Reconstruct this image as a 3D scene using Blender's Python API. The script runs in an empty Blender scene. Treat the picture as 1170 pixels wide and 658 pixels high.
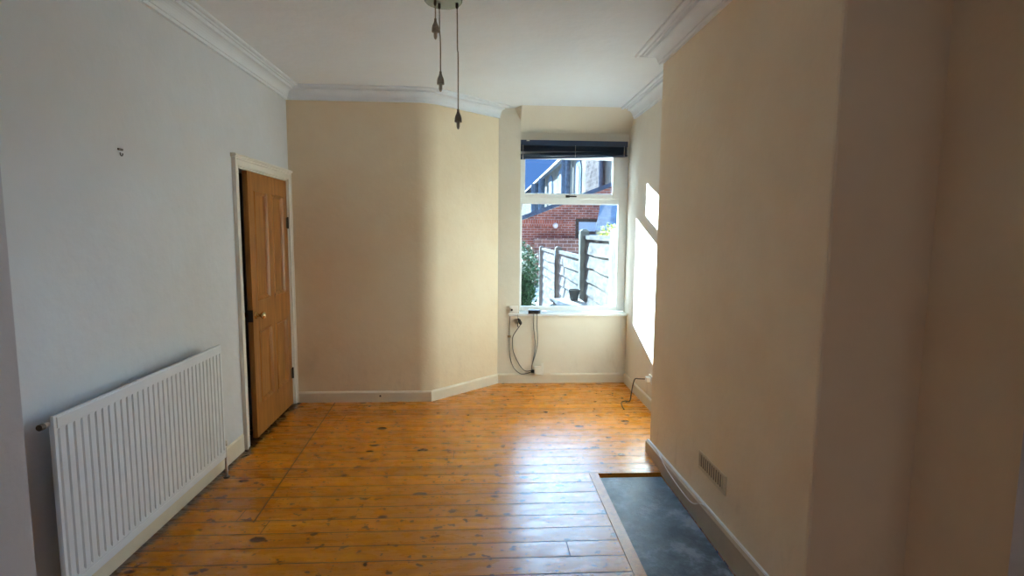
import bpy, bmesh, math, random
from mathutils import Vector, Matrix
random.seed(7)
C = bpy.context.scene.collection
S = bpy.context.scene

# ---------------------------------------------------------------- helpers
def tag(o, label=None, cat=None, group=None, kind=None):
    if label: o['label'] = label
    if cat: o['category'] = cat
    if group: o['group'] = group
    if kind: o['kind'] = kind
    return o

def empty(name, loc=(0, 0, 0), **k):
    o = bpy.data.objects.new(name, None); C.objects.link(o)
    o.location = loc; o.empty_display_size = .1
    return tag(o, **k)

def obj(name, bm, mat, parent=None, smooth=False, bevel=0, **k):
    bmesh.ops.recalc_face_normals(bm, faces=bm.faces)
    me = bpy.data.meshes.new(name); bm.to_mesh(me); bm.free()
    for m in (mat if isinstance(mat, (list, tuple)) else [mat]): me.materials.append(m)
    o = bpy.data.objects.new(name, me); C.objects.link(o)
    if smooth:
        for p in me.polygons: p.use_smooth = True
    if bevel:
        b = o.modifiers.new('bevel', 'BEVEL'); b.width = bevel; b.segments = 2; b.limit_method = 'ANGLE'
    if parent:
        o.parent = parent
        par = parent; off = Vector(par.location)
        while par.parent: par = par.parent; off += Vector(par.location)
        o.data.transform(Matrix.Translation(-off))
    return tag(o, **k)

def box(bm, x0, x1, y0, y1, z0, z1, mi=0):
    v = [bm.verts.new((x, y, z)) for x in (x0, x1) for y in (y0, y1) for z in (z0, z1)]
    for f in ((0, 1, 3, 2), (4, 6, 7, 5), (0, 4, 5, 1), (2, 3, 7, 6), (0, 2, 6, 4), (1, 5, 7, 3)):
        bm.faces.new([v[i] for i in f]).material_index = mi
    return v

def obox(name, dims, mat, parent=None, bevel=0, **k):
    bm = bmesh.new(); box(bm, *dims); return obj(name, bm, mat, parent, bevel=bevel, **k)

def frame(bm, x0, x1, y0, y1, z0, z1, l, r, b, t):
    """rectangular frame in the XZ plane without overlapping pieces"""
    box(bm, x0, x0 + l, y0, y1, z0, z1); box(bm, x1 - r, x1, y0, y1, z0, z1)
    box(bm, x0 + l, x1 - r, y0, y1, z0, z0 + b); box(bm, x0 + l, x1 - r, y0, y1, z1 - t, z1)

def prism(bm, pts, z0, z1):
    """polygon (x,y) extruded in z"""
    a = [bm.verts.new((x, y, z0)) for x, y in pts]; b = [bm.verts.new((x, y, z1)) for x, y in pts]
    n = len(pts)
    bm.faces.new(a[::-1]); bm.faces.new(b)
    for i in range(n): bm.faces.new((a[i], a[(i + 1) % n], b[(i + 1) % n], b[i]))

def prism_x(bm, pts, x0, x1):
    a = [bm.verts.new((x0, y, z)) for y, z in pts]; b = [bm.verts.new((x1, y, z)) for y, z in pts]
    n = len(pts)
    bm.faces.new(a[::-1]); bm.faces.new(b)
    for i in range(n): bm.faces.new((a[i], a[(i + 1) % n], b[(i + 1) % n], b[i]))

def sweep(bm, prof, path, side=1):
    """profile (d from wall, z) along a plan path; d is measured to the right of travel * side, mitred"""
    rings = []
    P = [Vector(p) for p in path]
    for i, p in enumerate(P):
        ns = []
        if i > 0: t = (P[i] - P[i - 1]).normalized(); ns.append(Vector((t.y, -t.x)) * side)
        if i < len(P) - 1: t = (P[i + 1] - P[i]).normalized(); ns.append(Vector((t.y, -t.x)) * side)
        n = sum(ns, Vector((0, 0))).normalized(); n = n / max(.3, n.dot(ns[0]))
        rings.append([bm.verts.new((p.x + n.x * d, p.y + n.y * d, z)) for d, z in prof])
    m = len(prof)
    for a, b in zip(rings, rings[1:]):
        for j in range(m): bm.faces.new((a[j], a[(j + 1) % m], b[(j + 1) % m], b[j]))
    bm.faces.new(rings[0][::-1]); bm.faces.new(rings[-1])

def smooth_pts(pts, n=6):
    P = [Vector(p) for p in pts]; out = []
    for i in range(len(P) - 1):
        p0 = P[max(i - 1, 0)]; p1 = P[i]; p2 = P[i + 1]; p3 = P[min(i + 2, len(P) - 1)]
        for k in range(n):
            t = k / n
            out.append(.5 * ((2 * p1) + (p2 - p0) * t + (2 * p0 - 5 * p1 + 4 * p2 - p3) * t * t + (3 * p1 - p0 - 3 * p2 + p3) * t ** 3))
    out.append(P[-1]); return out

def tube(bm, pts, r, seg=8):
    P = [Vector(p) for p in pts]; rings = []; up = None
    for i, p in enumerate(P):
        t = (P[min(i + 1, len(P) - 1)] - P[max(i - 1, 0)]).normalized()
        if up is None: up = Vector((0, 0, 1)) if abs(t.z) < .9 else Vector((1, 0, 0))
        a = t.cross(up).normalized(); b = a.cross(t).normalized(); up = b
        rr = r[i] if isinstance(r, (list, tuple)) else r
        rings.append([bm.verts.new(p + a * rr * math.cos(2 * math.pi * k / seg) + b * rr * math.sin(2 * math.pi * k / seg)) for k in range(seg)])
    for A, B in zip(rings, rings[1:]):
        for k in range(seg): bm.faces.new((A[k], A[(k + 1) % seg], B[(k + 1) % seg], B[k]))
    bm.faces.new(rings[0][::-1]); bm.faces.new(rings[-1])

def lathe(bm, prof, c, axis='Z', seg=24):
    """prof: (radius, height) list, closed with caps"""
    rings = []
    for r, h in prof:
        ring = []
        for k in range(seg):
            a = 2 * math.pi * k / seg; u, v = r * math.cos(a), r * math.sin(a)
            q = (u, v, h) if axis == 'Z' else ((h, u, v) if axis == 'X' else (u, h, v))
            ring.append(bm.verts.new(Vector(c) + Vector(q)))
        rings.append(ring)
    for A, B in zip(rings, rings[1:]):
        for k in range(seg): bm.faces.new((A[k], A[(k + 1) % seg], B[(k + 1) % seg], B[k]))
    bm.faces.new(rings[0][::-1]); bm.faces.new(rings[-1])

# ---------------------------------------------------------------- materials
class N:
    def __init__(s, name):
        s.m = bpy.data.materials.new(name); s.m.use_nodes = True
        s.t = s.m.node_tree; s.b = s.t.nodes['Principled BSDF']
    def n(s, typ, **k):
        o = s.t.nodes.new(typ)
        for a, v in k.items(): setattr(o, a, v)
        return o
    def l(s, a, b): s.t.links.new(a, b)
    def math(s, op, a, b=None, c=None):
        o = s.n('ShaderNodeMath', operation=op)
        for i, v in enumerate((a, b, c)):
            if v is None: continue
            if isinstance(v, (int, float)): o.inputs[i].default_value = v
            else: s.l(v, o.inputs[i])
        return o.outputs[0]
    def pos(s):
        return s.n('ShaderNodeNewGeometry').outputs['Position']
    def scaled(s, vec, sc):
        o = s.n('ShaderNodeMapping'); o.inputs['Scale'].default_value = sc; s.l(vec, o.inputs['Vector']); return o.outputs[0]
    def noise(s, vec, scale, detail=3, rough=.5):
        o = s.n('ShaderNodeTexNoise'); o.inputs['Scale'].default_value = scale; o.inputs['Detail'].default_value = detail
        o.inputs['Roughness'].default_value = rough; s.l(vec, o.inputs['Vector']); return o.outputs['Fac']
    def ramp(s, fac, stops):
        o = s.n('ShaderNodeValToRGB'); s.l(fac, o.inputs[0]); r = o.color_ramp
        while len(r.elements) < len(stops): r.elements.new(.5)
        for e, (p, c) in zip(r.elements, stops):
            e.position = p; e.color = (*c, 1) if len(c) == 3 else c
        return o.outputs[0]
    def mix(s, fac, a, b, blend='MIX'):
        o = s.n('ShaderNodeMix', data_type='RGBA', blend_type=blend)
        for i, v in ((0, fac), (6, a), (7, b)):
            if isinstance(v, (int, float)): o.inputs[i].default_value = v
            elif isinstance(v, tuple): o.inputs[i].default_value = (*v, 1)
            else: s.l(v, o.inputs[i])
        return o.outputs[2]
    def bump(s, h, strength, dist=.01):
        o = s.n('ShaderNodeBump'); o.inputs['Strength'].default_value = strength; o.inputs['Distance'].default_value = dist
        s.l(h, o.inputs['Height']); s.l(o.outputs[0], s.b.inputs['Normal'])
    def col(s, c):
        if isinstance(c, tuple): s.b.inputs['Base Color'].default_value = (*c, 1)
        else: s.l(c, s.b.inputs['Base Color'])
    def rough(s, r):
        if isinstance(r, (int, float)): s.b.inputs['Roughness'].default_value = r
        else: s.l(r, s.b.inputs['Roughness'])

def simple(name, c, r=.5, metal=0, var=.06, sc=20, bump=.0, spec=.5):
    m = N(name); p = m.pos(); f = m.noise(p, sc, 4)
    m.col(m.ramp(f, [(.3, tuple(x * (1 - var) for x in c)), (.7, tuple(min(1, x * (1 + var)) for x in c))]))
    m.rough(r); m.b.inputs['Metallic'].default_value = metal
    m.b.inputs['Specular IOR Level'].default_value = spec
    if bump: m.bump(f, bump, .003)
    return m.m

def plaster(name, c, stain=.10, scuff=False):
    m = N(name); p = m.pos()
    big = m.noise(p, 1.7, 4, .6); sm = m.noise(p, 38, 3); mid = m.noise(p, 7, 3, .55)
    base = m.ramp(big, [(.32, tuple(x * (1 - stain * (.5 + .7 * i)) for i, x in enumerate(c))), (.62, c)])
    base = m.mix(.25, base, m.ramp(mid, [(.3, tuple(x * .94 for x in c)), (.7, tuple(min(1, x * 1.03) for x in c))]))
    if scuff:
        s = m.n('ShaderNodeSeparateXYZ'); m.l(p, s.inputs[0])
        g = m.n('ShaderNodeMapRange'); m.l(s.outputs['Z'], g.inputs[0]); g.inputs[1].default_value = .5; g.inputs[2].default_value = .1
        st = m.n('ShaderNodeMapRange'); m.l(m.noise(m.scaled(p, (1, 1, .5)), 9, 5, .7), st.inputs[0]); st.inputs[1].default_value = .55; st.inputs[2].default_value = .75
        f = m.math('MULTIPLY', g.outputs[0], m.math('MULTIPLY', st.outputs[0], .4))
        base = m.mix(f, base, (c[0] * .55, c[1] * .5, c[2] * .45))
    m.col(base); m.rough(.62)
    h = m.math('ADD', m.math('MULTIPLY', sm, .12), m.math('ADD', m.math('MULTIPLY', mid, .5), big))
    m.bump(h, .35, .02)
    return m.m

M = {}
M['wall'] = plaster('cream_wall_paint', (.815, .695, .515), .09, True)
M['wall_l'] = plaster('pale_wall_paint', (.68, .705, .75), .05, False)
M['ceiling'] = plaster('ceiling_paint', (.79, .84, .90), .03)
M['wall_w'] = plaster('window_wall_paint', (.79, .75, .65), .06, True)
M['trimw'] = simple('gloss_white_trim', (.80, .77, .70), .35, var=.03, sc=8)
M['skirt'] = simple('cream_skirting', (.74, .67, .54), .45, var=.04, sc=8)
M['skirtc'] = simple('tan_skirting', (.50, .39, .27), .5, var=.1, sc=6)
M['cornice'] = simple('cornice_paint', (.80, .85, .91), .5, var=.02, sc=8)
M['upvc'] = simple('white_upvc', (.82, .85, .86), .3, var=.02)
M['rad'] = simple('radiator_enamel', (.78, .82, .87), .32, var=.02, sc=5)
M['black'] = simple('black_plastic', (.012, .012, .014), .4)
M['cable'] = simple('dark_cable', (.06, .055, .05), .5)
M['wcable'] = simple('pale_cable', (.72, .70, .66), .5)
M['wplastic'] = simple('white_plastic', (.82, .82, .80), .35, var=.02)
M['brass'] = simple('brass', (.62, .47, .26), .22, metal=1)
M['iron'] = simple('dark_iron', (.05, .04, .035), .45, metal=.6)
M['copper'] = simple('pipe_metal', (.55, .5, .45), .35, metal=.6)
M['blind'] = simple('navy_blind', (.014, .035, .085), .42, var=.15)
M['lampmetal'] = simple('aged_pewter', (.22, .19, .155), .45, metal=.5, var=.2, sc=80)
M['plate'] = simple('satin_glass_plate', (.36, .44, .42), .25, metal=.2)
M['hallpaint'] = simple('hall_paint', (.17, .2, .2), .6)
M['concrete'] = simple('pale_concrete', (.11, .12, .12), .9, var=.12, sc=9, bump=.4, spec=.0)
M['paving'] = simple('yard_paving', (.32, .31, .30), .9, var=.2, sc=6, bump=.4)
M['pot'] = simple('grey_pot', (.03, .038, .045), .8, spec=.1)
M['table'] = simple('weathered_table', (.16, .17, .175), .9, spec=.0)
M['stone'] = simple('sandstone', (.12, .118, .112), .9, var=.25, sc=1.2, spec=.0)
M['leafstem'] = simple('bark', (.14, .1, .06), .8)

def leafmat(name, c1, c2):
    m = N(name); oi = m.n('ShaderNodeNewGeometry')
    m.col(m.ramp(oi.outputs['Random Per Island'], [(0, c1), (1, c2)])); m.rough(.6); m.b.inputs['Specular IOR Level'].default_value = .2
    return m.m
M['leaf'] = leafmat('shrub_leaves', (.02, .06, .03), (.08, .17, .07))
M['leafy'] = leafmat('yellow_leaves', (.25, .28, .05), (.5, .5, .12))

def brick(name, c1, c2, mortar, axis='y', w=.225, h=.075):
    m = N(name); p = m.pos(); s = m.n('ShaderNodeSeparateXYZ'); m.l(p, s.inputs[0])
    c = m.n('ShaderNodeCombineXYZ'); m.l(s.outputs['X' if axis == 'y' else 'Y'], c.inputs[0]); m.l(s.outputs['Z'], c.inputs[1])
    b = m.n('ShaderNodeTexBrick'); m.l(c.outputs[0], b.inputs['Vector'])
    b.inputs['Scale'].default_value = 1; b.inputs['Brick Width'].default_value = w; b.inputs['Row Height'].default_value = h
    b.inputs['Mortar Size'].default_value = .008; b.inputs['Color1'].default_value = (*c1, 1); b.inputs['Color2'].default_value = (*c2, 1)
    b.inputs['Mortar'].default_value = (*mortar, 1); b.inputs['Bias'].default_value = -.2
    n = m.ramp(m.noise(p, 3.5, 5, .65), [(.3, (.65, .65, .65)), (.7, (1.2, 1.15, 1.1))])
    m.b.inputs['Specular IOR Level'].default_value = 0; m.col(m.mix(1., b.outputs['Color'], n, 'MULTIPLY')); m.rough(.85); m.bump(b.outputs['Fac'], -.4, .01)
    return m.m
M['brick'] = brick('red_brick', (.40, .15, .105), (.22, .085, .07), (.50, .47, .46), 'y', .25, .085)
M['brick2'] = brick('pale_brick', (.085, .08, .085), (.045, .04, .045), (.13, .13, .13), 'x', .5, .2)
M['brickr'] = brick('rear_brick', (.36, .15, .1), (.28, .11, .08), (.4, .37, .34), 'x')

# glass: thin, clear, reflecting at grazing angles
m = N('window_glass'); t = m.t; t.nodes.remove(m.b)
tr = m.n('ShaderNodeBsdfTransparent'); gl = m.n('ShaderNodeBsdfGlossy'); gl.inputs['Roughness'].default_value = .01
fr = m.n('ShaderNodeFresnel'); fr.inputs[0].default_value = 1.45; mx = m.n('ShaderNodeMixShader')
tr.inputs[0].default_value = (.95, .975, .98, 1)
m.l(fr.outputs[0], mx.inputs[0]); m.l(tr.outputs[0], mx.inputs[1]); m.l(gl.outputs[0], mx.inputs[2])
m.l(mx.outputs[0], t.nodes['Material Output'].inputs[0]); M['glass'] = m.m

# floor boards
BW = .13; XLW = -1.698 + .018
m = N('varnished_pine_boards'); p = m.pos(); s = m.n('ShaderNodeSeparateXYZ'); m.l(p, s.inputs[0]); X, Y = s.outputs['X'], s.outputs['Y']
# loose section on the left is cut along a long joint
jx = m.math('ADD', m.math('MULTIPLY', m.math('SUBTRACT', Y, 2.832), -.0558), -1.226)
left = m.math('MULTIPLY', m.math('LESS_THAN', X, jx), m.math('GREATER_THAN', Y, 2.83))
yy = m.math('DIVIDE', m.math('ADD', Y, .013), BW)
row = m.math('FLOOR', yy); fy = m.math('FRACT', yy)
wn = m.n('ShaderNodeTexWhiteNoise', noise_dimensions='2D')
cv = m.n('ShaderNodeCombineXYZ'); m.l(row, cv.inputs[0]); m.l(left, cv.inputs[1]); m.l(cv.outputs[0], wn.inputs['Vector']); rnd = wn.outputs['Value']
# occasional butt joints
bx = m.math('ADD', X, m.math('MULTIPLY', rnd, 7.)); bj = m.math('FRACT', m.math('DIVIDE', bx, 7.))
butt = m.math('LESS_THAN', m.math('ABSOLUTE', m.math('SUBTRACT', bj, .5)), .0003)
gv = m.n('ShaderNodeCombineXYZ'); m.l(X, gv.inputs[0]); m.l(m.math('MULTIPLY', Y, 9.), gv.inputs[1]); m.l(m.math('MULTIPLY', rnd, 37.), gv.inputs[2])
g1 = m.noise(gv.outputs[0], 2.3, 6, .62); gv2 = m.scaled(gv.outputs[0], (1, 4, 1)); g2 = m.noise(gv2, 5, 4, .6)
base = m.ramp(g1, [(.28, (.46, .132, .003)), (.5, (.62, .210, .006)), (.72, (.76, .305, .015))])
base = m.mix(.35, base, m.ramp(g2, [(.3, (.42, .12, .003)), (.65, (.76, .305, .014))]))
tone = m.ramp(rnd, [(0, (.80, .76, .70)), (.5, (1, 1, 1)), (1, (1.13, 1.10, 1.0))])
base = m.mix(1., base, tone, 'MULTIPLY')
# knots
kv = m.n('ShaderNodeCombineXYZ'); m.l(m.math('MULTIPLY', X, .62), kv.inputs[0]); m.l(Y, kv.inputs[1]); m.l(m.math('MULTIPLY', row, 3.3), kv.inputs[2])
vo = m.n('ShaderNodeTexVoronoi', feature='F1'); vo.inputs['Scale'].default_value = 9; m.l(kv.outputs[0], vo.inputs['Vector'])
sx = m.n('ShaderNodeSeparateColor'); m.l(vo.outputs['Color'], sx.inputs[0])
kr = m.math('MULTIPLY', m.math('GREATER_THAN', sx.outputs[0], .35), m.math('MULTIPLY', m.math('POWER', sx.outputs[1], 1.6), .22))
kn = m.n('ShaderNodeMapRange'); m.l(m.math('SUBTRACT', m.math('ADD', vo.outputs['Distance'], m.math('MULTIPLY', g2, .03)), kr), kn.inputs[0])
kn.inputs[1].default_value = .07; kn.inputs[2].default_value = .02
base = m.mix(m.math('MULTIPLY', kn.outputs[0], .92), base, (.055, .014, .006))
# nails
nx = m.math('ABSOLUTE', m.math('SUBTRACT', m.math('FRACT', m.math('DIVIDE', m.math('ADD', X, m.math('MULTIPLY', rnd, .02)), .46)), .5))
ny = m.math('ABSOLUTE', m.math('SUBTRACT', m.math('ABSOLUTE', m.math('SUBTRACT', fy, .5)), .29))
nail = m.math('MULTIPLY', m.math('LESS_THAN', nx, .010), m.math('LESS_THAN', ny, .034))
base = m.mix(m.math('MULTIPLY', nail, .8), base, (.05, .03, .02))
# scattered dark flecks and worn stains
fl = m.n('ShaderNodeMapRange'); m.l(m.noise(m.scaled(p, (.9, 1.1, 1)), 17, 2, .5), fl.inputs[0]); fl.inputs[1].default_value = .64; fl.inputs[2].default_value = .67
base = m.mix(m.math('MULTIPLY', fl.outputs[0], .85), base, (.06, .016, .007))
# seams
ed = m.math('ABSOLUTE', m.math('SUBTRACT', fy, .5))
seamw = m.math('ADD', .470, m.math('MULTIPLY', rnd, .012))
seam = m.math('GREATER_THAN', ed, seamw)
lj = m.math('MULTIPLY', m.math('LESS_THAN', m.math('ABSOLUTE', m.math('SUBTRACT', X, jx)), .004), m.math('GREATER_THAN', Y, 2.83))
gap = m.math('MAXIMUM', seam, m.math('MAXIMUM', lj, butt))
base = m.mix(m.math('MULTIPLY', gap, .95), base, (.022, .008, .003))
gr = m.n('ShaderNodeMapRange'); m.l(m.math('SUBTRACT', X, m.math('MULTIPLY', m.noise(p, 9, 4, .7), .14)), gr.inputs[0]); gr.inputs[1].default_value = XLW - .01; gr.inputs[2].default_value = XLW - .05
base = m.mix(m.math('MULTIPLY', gr.outputs[0], .85), base, (.02, .014, .01))
m.col(base)
rr = m.n('ShaderNodeMapRange'); m.l(m.noise(m.scaled(p, (1, 3, 1)), 6, 5, .65), rr.inputs[0]); rr.inputs[1].default_value = .3; rr.inputs[2].default_value = .7
rr.inputs[3].default_value = .20; rr.inputs[4].default_value = .36
m.rough(m.math('ADD', rr.outputs[0], m.math('MULTIPLY', gap, .4)))
cup = m.math('MULTIPLY', m.math('POWER', m.math('MULTIPLY', ed, 2.), 4.), -.22)
h = m.math('ADD', m.math('ADD', m.math('MULTIPLY', gap, -1.2), cup), m.math('ADD', m.math('MULTIPLY', g1, .35), m.math('MULTIPLY', m.noise(p, 5, 3), .9)))
m.bump(h, .5, .003); M['floor'] = m.m

def pine(name, dark=1.):
    m = N(name); p = m.pos(); v = m.scaled(p, (9, 9, .9)); g = m.noise(v, 3, 6, .6); g2 = m.noise(m.scaled(p, (40, 40, 1.4)), 3, 3)
    b = m.ramp(g, [(.3, (.25 * dark, .09 * dark, .016 * dark)), (.5, (.38 * dark, .155 * dark, .032 * dark)), (.7, (.50 * dark, .225 * dark, .055 * dark))])
    b = m.mix(.3, b, m.ramp(g2, [(.35, (.22 * dark, .08 * dark, .015 * dark)), (.65, (.50 * dark, .22 * dark, .055 * dark))]))
    vo = m.n('ShaderNodeTexVoronoi'); vo.inputs['Scale'].default_value = 4.2; m.l(m.scaled(p, (1, 1, .7)), vo.inputs['Vector'])
    k = m.n('ShaderNodeMapRange'); m.l(vo.outputs['Distance'], k.inputs[0]); k.inputs[1].default_value = .085; k.inputs[2].default_value = .05
    b = m.mix(m.math('MULTIPLY', k.outputs[0], .7), b, (.12, .04, .012))
    m.col(b); m.rough(.38); m.bump(g, .15, .002); return m.m
M['pine'] = pine('stripped_pine_door')
M['border'] = pine('hearth_border_pine', 1.4)

m = N('dark_slate'); p = m.pos(); n1 = m.noise(p, 5, 8, .7); n2 = m.noise(p, 30, 5, .7)
b = m.ramp(n1, [(.40, (.028, .038, .046)), (.52, (.09, .11, .13)), (.62, (.26, .29, .32))])
f = m.n('ShaderNodeMapRange'); m.l(n2, f.inputs[0]); f.inputs[1].default_value = .66; f.inputs[2].default_value = .72
b = m.mix(m.math('MULTIPLY', f.outputs[0], .4), b, (.35, .35, .34)); m.col(b); m.rough(.55); m.bump(m.math('ADD', n1, m.math('MULTIPLY', n2, .4)), .6, .01); M['slate'] = m.m
M['rooftile'] = simple('blue_slate_roof', (.09, .125, .18), .9, var=.3, sc=5, spec=.0)
m = N('weathered_fence_boards'); p = m.pos(); n1 = m.noise(m.scaled(p, (1, 1, 3)), 5, 6, .7)
m.col(m.ramp(n1, [(.3, (.045, .047, .05)), (.6, (.115, .12, .125))])); m.rough(1.); m.b.inputs['Specular IOR Level'].default_value = 0; m.bump(n1, .4, .01); M['fence'] = m.m

# ---------------------------------------------------------------- fitted room dimensions
XL, YF, YW, XA, XC, YC, YN, XN, ZT = -1.698, 4.911, 5.496, 1.512, 1.205, 3.676, 1.821, 1.586, 2.79
XD, XS = .164, -.47
YP = 1.5     # face of the dividing-wall nibs

def struct(name, bm, mat, **k):
    return obj(name, bm, mat, kind='structure', **k)

# floor (a slab with the hearth left open)
bm = bmesh.new(); HX0, HX1, HY0, HY1 = .762, XC, 1.86, 3.352
for d in ((-1.9, HX0, -3.1, 5.75), (HX0, 1.8, HY1, 5.75), (HX0, 1.8, -3.1, HY0), (HX1, 1.8, HY0, HY1)):
    box(bm, *d, -.12, 0)
struct('floor', bm, M['floor'])
bm = bmesh.new(); box(bm, .705, HX0, HY0, HY1, 0, .004); struct('trim_1', bm, M['border'])
bm = bmesh.new(); n = 26; top = []
box(bm, HX0 + .004, XC - .026, HY0 + .004, HY1 - .03, -.08, -.016)
bmesh.ops.subdivide_edges(bm, edges=[e for e in bm.edges if abs(e.verts[0].co.y - e.verts[1].co.y) > .5 and e.verts[0].co.z > -.02], cuts=30)
for v in bm.verts:
    if v.co.z > -.02: v.co.x += random.uniform(-.002, .002)
obj('slate_hearth', bm, M['slate'], label='dark blue-grey slate hearth slab set into the floorboards beside the chimney breast', cat='hearth')

# ceiling
bm = bmesh.new(); box(bm, -1.95, 1.95, -3.1, 5.9, ZT, ZT + .15); struct('ceiling', bm, M['ceiling'])

# left wall with the door opening
DY0, DY1, DZ = 3.895, 4.868, 2.008
bm = bmesh.new(); box(bm, XL - .14, XL, YP - .02, DY0, 0, ZT); box(bm, XL - .14, XL, DY1, YF + .12, 0, ZT); box(bm, XL - .14, XL, DY0, DY1, DZ, ZT)
struct('wall_left', bm, M['wall_l'])

# back wall, rounded into the angled wall
def arc_corner(p0, p1, p2, r, n=12):
    p0, p1, p2 = map(Vector, (p0, p1, p2)); a = (p0 - p1).normalized(); b = (p2 - p1).normalized()
    ang = a.angle(b); d = r / math.tan(ang / 2); c = p1 + (a + b).normalized() * (r / math.sin(ang / 2))
    s = p1 + a * d; e = p1 + b * d; out = []
    a0 = math.atan2(s.y - c.y, s.x - c.x); a1 = math.atan2(e.y - c.y, e.x - c.x)
    if a1 - a0 > math.pi: a1 -= 2 * math.pi
    if a0 - a1 > math.pi: a1 += 2 * math.pi
    return [(c.x + r * math.cos(a0 + (a1 - a0) * i / n), c.y + r * math.sin(a0 + (a1 - a0) * i / n)) for i in range(n + 1)]
corner = arc_corner((XL, YF), (XS, YF), (XD, YW), .30)
pts = [(XL, YF)] + corner + [(XD, YW), (XD, YW + .25), (XL, YW + .25)]
bm = bmesh.new(); prism(bm, pts, 0, ZT); o = struct('wall_back', bm, M['wall'], smooth=False)
for poly in o.data.polygons:
    if abs(poly.normal.z) < .5 and poly.center.x > XS - .3 and poly.center.x < XS + .3 and poly.center.y < YF + .3: poly.use_smooth = True
try:
    o.data.set_sharp_from_angle(angle=math.radians(20))
except Exception: pass

# window wall: nib, apron, head
WX0, WX1, FZ0, FZ1, YG = .385, XA, .735, 2.42, 5.60
bm = bmesh.new()
box(bm, XD, WX0, YW, 5.78, 0, ZT); box(bm, WX0, WX1, YW, 5.78, 0, FZ0 - .025); box(bm, WX0, WX1, YG, 5.78, FZ1, ZT); box(bm, WX0, WX1, 5.67, 5.78, 2.335, FZ1)
struct('wall_window', bm, M['wall_w'])
# sloping soffit over the window
bm = bmesh.new(); v = [bm.verts.new(c) for c in ((WX0, 5.36, ZT), (WX1, 5.36, ZT), (WX1, YG, 2.575), (WX0, YG, 2.575), (WX0, YW, 2.668), (.325, YW - .0005, ZT), (WX0, YW, ZT), (WX1, YG, ZT), (WX0, YG, ZT))]
for q in ((0, 1, 2, 3, 4), (0, 4, 5), (4, 6, 5), (4, 3, 8, 6), (1, 7, 2), (0, 5, 6, 8, 7, 1), (2, 7, 8, 3)): bm.faces.new([v[i] for i in q])
struct('trim_2', bm, M['wall_w'])

# right alcove wall, chimney breast, near alcove, nibs of the dividing wall
bm = bmesh.new(); box(bm, XA, XA + .25, YC, 5.78, 0, ZT); struct('wall_right', bm, M['wall_w'])
bm = bmesh.new(); box(bm, XC, XA + .25, YN, YC, 0, ZT); o = struct('wall_chimney', bm, M['wall'], bevel=.012)
bm = bmesh.new(); box(bm, XN, XA + .25, 1.22, YN, 0, ZT); struct('wall_alcove', bm, M['wall'])
bm = bmesh.new(); box(bm, -1.95, -1.252, YP - .32, YP, 0, 2.42); box(bm, 1.43, 1.85, 1.22, 1.30, 0, 2.42)
box(bm, -1.95, 1.85, 1.22, YP, 2.42, ZT); struct('wall_partition', bm, plaster('grey_lilac_paint', (.52, .51, .57), .04))
# front room
bm = bmesh.new(); box(bm, -1.95, -1.85, -3.1, YP - .32, 0, ZT); struct('wall_front_left', bm, M['wall_l'])
bm = bmesh.new(); box(bm, 1.75, 1.85, -3.1, 1.22, 0, ZT); struct('wall_front_right', bm, M['wall'])
bm = bmesh.new(); box(bm, -1.85, -1.1, -3.1, -3, 0, ZT); box(bm, 1.1, 1.75, -3.1, -3, 0, ZT); box(bm, -1.1, 1.1, -3.1, -3, 0, .8); box(bm, -1.1, 1.1, -3.1, -3, 2.4, ZT)
struct('wall_front', bm, M['wall'])
w2 = empty('window_2', (0, -3.05, .8), kind='structure')
bm = bmesh.new(); frame(bm, -1.1, 1.1, -3.08, -3.02, .8, 2.4, .06, .06, .06, .06); box(bm, -.03, .03, -3.08, -3.02, .86, 2.34); obj('window_frame', bm, M['upvc'], w2)
# hall behind the door
bm = bmesh.new(); box(bm, -2.75, XL - .14, 3.2, 5.4, -.12, 0); box(bm, -2.75, XL - .14, 3.2, 5.4, 2.6, 2.7); box(bm, -2.85, -2.75, 3.2, 5.4, -.12, 2.7)
box(bm, -2.85, XL - .14, 3.1, 3.2, -.12, 2.7); box(bm, -2.85, XL - .14, 5.4, 5.5, -.12, 2.7); struct('wall_hall', bm, M['hallpaint'])

# ---- cornice
def cprof(z, s=1.):
    P = [(0, z), (.150, z), (.150, z - .012), (.143, z - .016), (.128, z - .016), (.124, z - .002), (.112, z - .002), (.108, z - .014), (.098, z - .014), (.096, z - .004), (.086, z - .004), (.084, z - .026), (.078, z - .026)]
    for i in range(7):
        a = i / 6 * math.pi / 2
        P.append((.078 - .05 * math.sin(a) , z - .026 - .055 * (1 - math.cos(a))))
    P += [(.020, z - .081), (.020, z - .1), (0, z - .1)]
    return P
def cornice(name, path, side=1):
    bm = bmesh.new(); sweep(bm, cprof(ZT), path, side); struct(name, bm, M['cornice'])
cornice('trim_3', [(XL, YP), (XL, YF)] + corner + [(XD, YW)])
cornice('trim_4', [(XA, 5.40), (XA, YC), (XC, YC), (XC, YN), (XN, YN), (XN, YP)])
# ---- baseboards
def bprof(h): return [(0, 0), (.018, 0), (.018, h - .014), (.012, h - .004), (.006, h), (0, h)]
def base(name, path, h=.1, side=1, th_=1.):
    bm = bmesh.new(); sweep(bm, [(d * th_, z) for d, z in bprof(h)], path, side); return struct(name, bm, M['skirt'])
base('baseboard_left', [(XL, YP), (XL, DY0 - .085)], .125, th_=.55)
base('baseboard_back', [(XL + .03, YF), (XS, YF), (XD, YW), (XA - .018, YW)], .10)
base('baseboard_right', [(XA, YW - .018), (XA, YC)], .10)
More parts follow.
